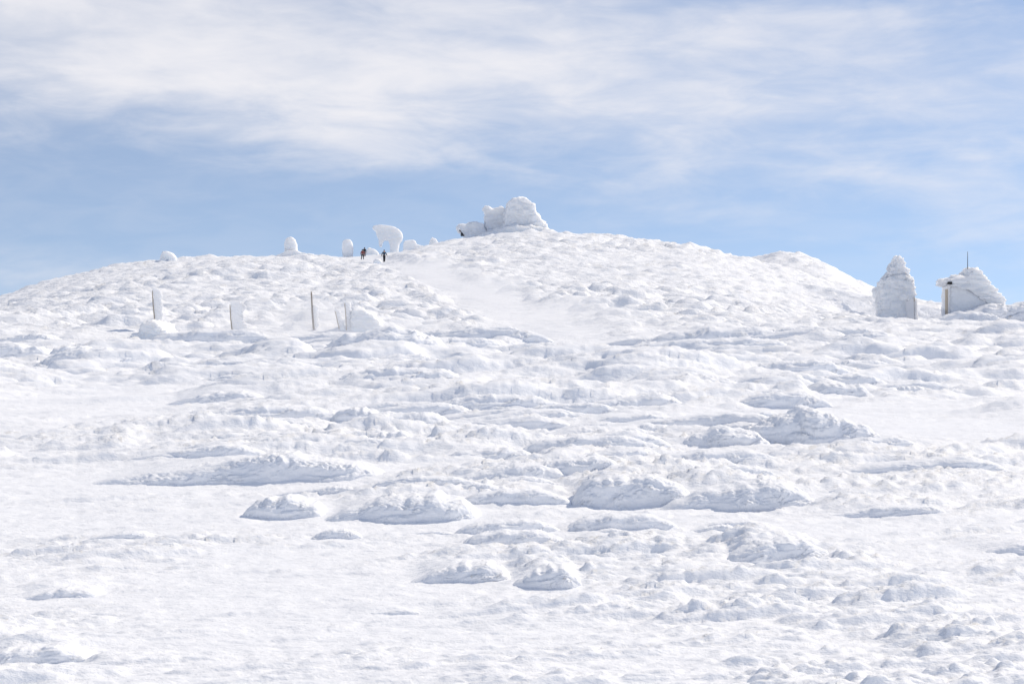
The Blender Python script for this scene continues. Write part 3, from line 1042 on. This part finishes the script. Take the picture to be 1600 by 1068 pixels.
def person(px, row, rz, label, mj, mt, step, arm, h=1.72, fn=None):
    gx, gy = ground_hit(px, row)
    gz = float(land(np.array([gx]), np.array([gy]))[0][0])
    root = empty('person', (gx, gy, gz - 0.03), rz)
    tag(root, label, 'person', 'people walking on the hill trail')
    s = h / 1.72
    hip, kn, an = 0.88, 0.48, 0.09
    fw, sp = step           # fore-aft stride and sideways spread of the feet
    J = [(0, 0, hip + 0.06), (0, 0.01, 1.12), (0, 0.0, 1.36), (0, -0.01, 1.48), (0, -0.02, 1.57), (0, -0.02, 1.69)]
    Rr = [(0.15, 0.11), (0.135, 0.10), (0.16, 0.11), 0.058, 0.085, 0.075]
    E = [(0, 1), (1, 2), (2, 3), (3, 4), (4, 5)]
    # nose and chin give the head a front
    J += [(0, -0.115, 1.60)]; Rr += [0.022]; E += [(4, 6)]
    jack = {'J': J[:3] + [(0, 0, 1.46)], 'R': [(0.19, 0.145), (0.175, 0.14), (0.20, 0.15), 0.085], 'E': [(0, 1), (1, 2), (2, 3)]}
    trou = {'J': [J[0]], 'R': [(0.165, 0.125)], 'E': []}
    for sd in (-1, 1):
        i = len(J)
        f = fw * sd
        J += [(sd * 0.10, 0, hip - 0.02), (sd * (0.10 + sp * 0.5), -0.06 - f * 0.35, kn), (sd * (0.10 + sp), -f, an), (sd * (0.11 + sp), -f - 0.17, 0.045)]
        Rr += [0.095, 0.065, 0.048, 0.045]
        E += [(0, i), (i, i + 1), (i + 1, i + 2), (i + 2, i + 3)]
        k_ = len(trou['J'])
        trou['J'] += J[i:i + 2] + [J[i + 2]]
        trou['R'] += [0.115, 0.088, 0.080]
        trou['E'] += [(0, k_), (k_, k_ + 1), (k_ + 1, k_ + 2)]
        i = len(J)
        out_, fwd = arm
        el = (sd * (0.25 + out_ * 0.5), 0.03, 1.12)
        wr = (sd * (0.25 + out_), -0.06 - fwd * sd * 0.5 - abs(fwd) * 0.4, 0.90 + abs(fwd) * 0.25)
        hd = (wr[0] + sd * 0.005, wr[1] - 0.03, wr[2] - 0.09)
        J += [(sd * 0.18, 0, 1.38), el, wr, hd, (hd[0], hd[1] - 0.02, hd[2] - 0.08), (hd[0] - sd * 0.045, hd[1] - 0.04, hd[2] - 0.02)]
        Rr += [0.062, 0.048, 0.035, 0.042, 0.022, 0.016]
        E += [(2, i), (i, i + 1), (i + 1, i + 2), (i + 2, i + 3), (i + 3, i + 4), (i + 3, i + 5)]
        k_ = len(jack['J'])
        jack['J'] += J[i:i + 3]
        jack['R'] += [0.085, 0.070, 0.058]
        jack['E'] += [(2, k_), (k_, k_ + 1), (k_ + 1, k_ + 2)]
    for nm, jj, ee, rr_, m in (('body', J, E, Rr, M_SKIN), ('jacket', jack['J'], jack['E'], jack['R'], mj), ('trousers', trou['J'], trou['E'], trou['R'], mt)):
        o = link(nm, skin_mesh(jj, ee, rr_), m, root)
        o.scale = (s, s, s)
    # hood or cap over the crown, boots
    bm = bmesh.new()
    add_ell(bm, (0, 0.012, 1.63), (0.105, 0.115, 0.125), 16)
    for v in bm.verts:
        if v.co.y < -0.03 and v.co.z < 1.66:
            v.co.y = -0.03
    me = bpy.data.meshes.new('hood'); bm.to_mesh(me); bm.free(); me.shade_smooth()
    link('hood', me, mj if mj is not M_RED else M_GTROU, root).scale = (s, s, s)
    for sd in (-1, 1):
        f = fw * sd
        bm = bmesh.new()
        add_ell(bm, (sd * (0.105 + sp), -f - 0.06, 0.055), (0.062, 0.155, 0.065), 12)
        add_ell(bm, (sd * (0.10 + sp), -f + 0.01, 0.13), (0.066, 0.075, 0.11), 12)
        for v in bm.verts:
            v.co.z = max(v.co.z, 0.005)
        me = bpy.data.meshes.new('boot'); bm.to_mesh(me); bm.free(); me.shade_smooth()
        link('boot', me, M_DTROU, root).scale = (s, s, s)
    return root


person(566.3, 406.3, R(170), 'person in a faded red jacket and grey trousers standing with legs apart', M_RED, M_GTROU, (0.02, 0.10), (0.04, 0.05))
person(569.6, 401.6, R(185), 'person in black jacket and brown trousers just behind the one in red', M_NAVY, M_BTROU, (0.10, 0.0), (0.03, 0.1), 1.78)
person(600.3, 411.8, R(15), 'person in a blue jacket walking alone with arms held out', M_BLUE, M_DTROU, (0.12, -0.06), (0.13, 0.1), 1.70)


# ------------------------------------------------------------------ snow blowing along the foot of the hill
def blowing_snow():
    xs = np.linspace(-62, 34, 100)
    ys = np.linspace(76, 215, 100)
    x, y = np.meshgrid(xs, ys)
    foot = np.exp(-((y - 95) / 9.0) ** 2) * sm(x, -60, -44) * (1 - sm(x, 4, 24))
    tr = trail_mask(x, (y - 2) * 1.0) * sm(y, 98, 118) * (1 - sm(y, 135, 185))
    n = 0.55 + 0.9 * pn2(x * 0.10, y * 0.06, 201) + 0.45 * pn2(x * 0.28, y * 0.13, 202)
    m = np.clip(foot * 1.0 + tr * 1.25, 0, 1.4) * np.clip(n, 0.0, 1.5)
    ed = np.minimum(np.minimum(sm(x, -62, -54), 1 - sm(x, 26, 34)), np.minimum(sm(y, 76, 84), 1 - sm(y, 200, 215)))
    g = H0(x, y)
    top = g - 0.3 + 3.2 * m * ed
    bot = g - 0.6
    P = np.concatenate([np.stack([x, y, top], -1), np.stack([x, y, bot], -1)[::-1]], 0)
    me = grid_mesh('blowing_snow', P)
    bm = bmesh.new()
    bm.from_mesh(me)
    bmesh.ops.remove_doubles(bm, verts=bm.verts, dist=1e-5)
    bmesh.ops.holes_fill(bm, edges=[e for e in bm.edges if e.is_boundary], sides=0)
    nr_, nc_ = x.shape
    bm.verts.ensure_lookup_table()
    bmesh.ops.triangulate(bm, faces=[f for f in bm.faces if len(f.verts) > 4])
    bmesh.ops.recalc_face_normals(bm, faces=bm.faces)
    bm.to_mesh(me)
    bm.free()
    m_ = bpy.data.materials.new('airborne snow')
    m_.use_nodes = True
    t = NT(m_.node_tree)
    v = t.n('ShaderNodeVolumePrincipled')
    v.inputs['Color'].default_value = (0.96, 0.965, 0.975, 1)
    v.inputs['Density'].default_value = 0.065
    v.inputs['Anisotropy'].default_value = 0.2
    o_ = t.n('ShaderNodeOutputMaterial')
    t.set(o_.inputs['Volume'], v.outputs[0])
    o = link('blowing_snow', me, m_)
    tag(o, 'thin veil of snow blowing over the foot of the hill and the trail', 'blowing snow', None, 'stuff')


blowing_snow()
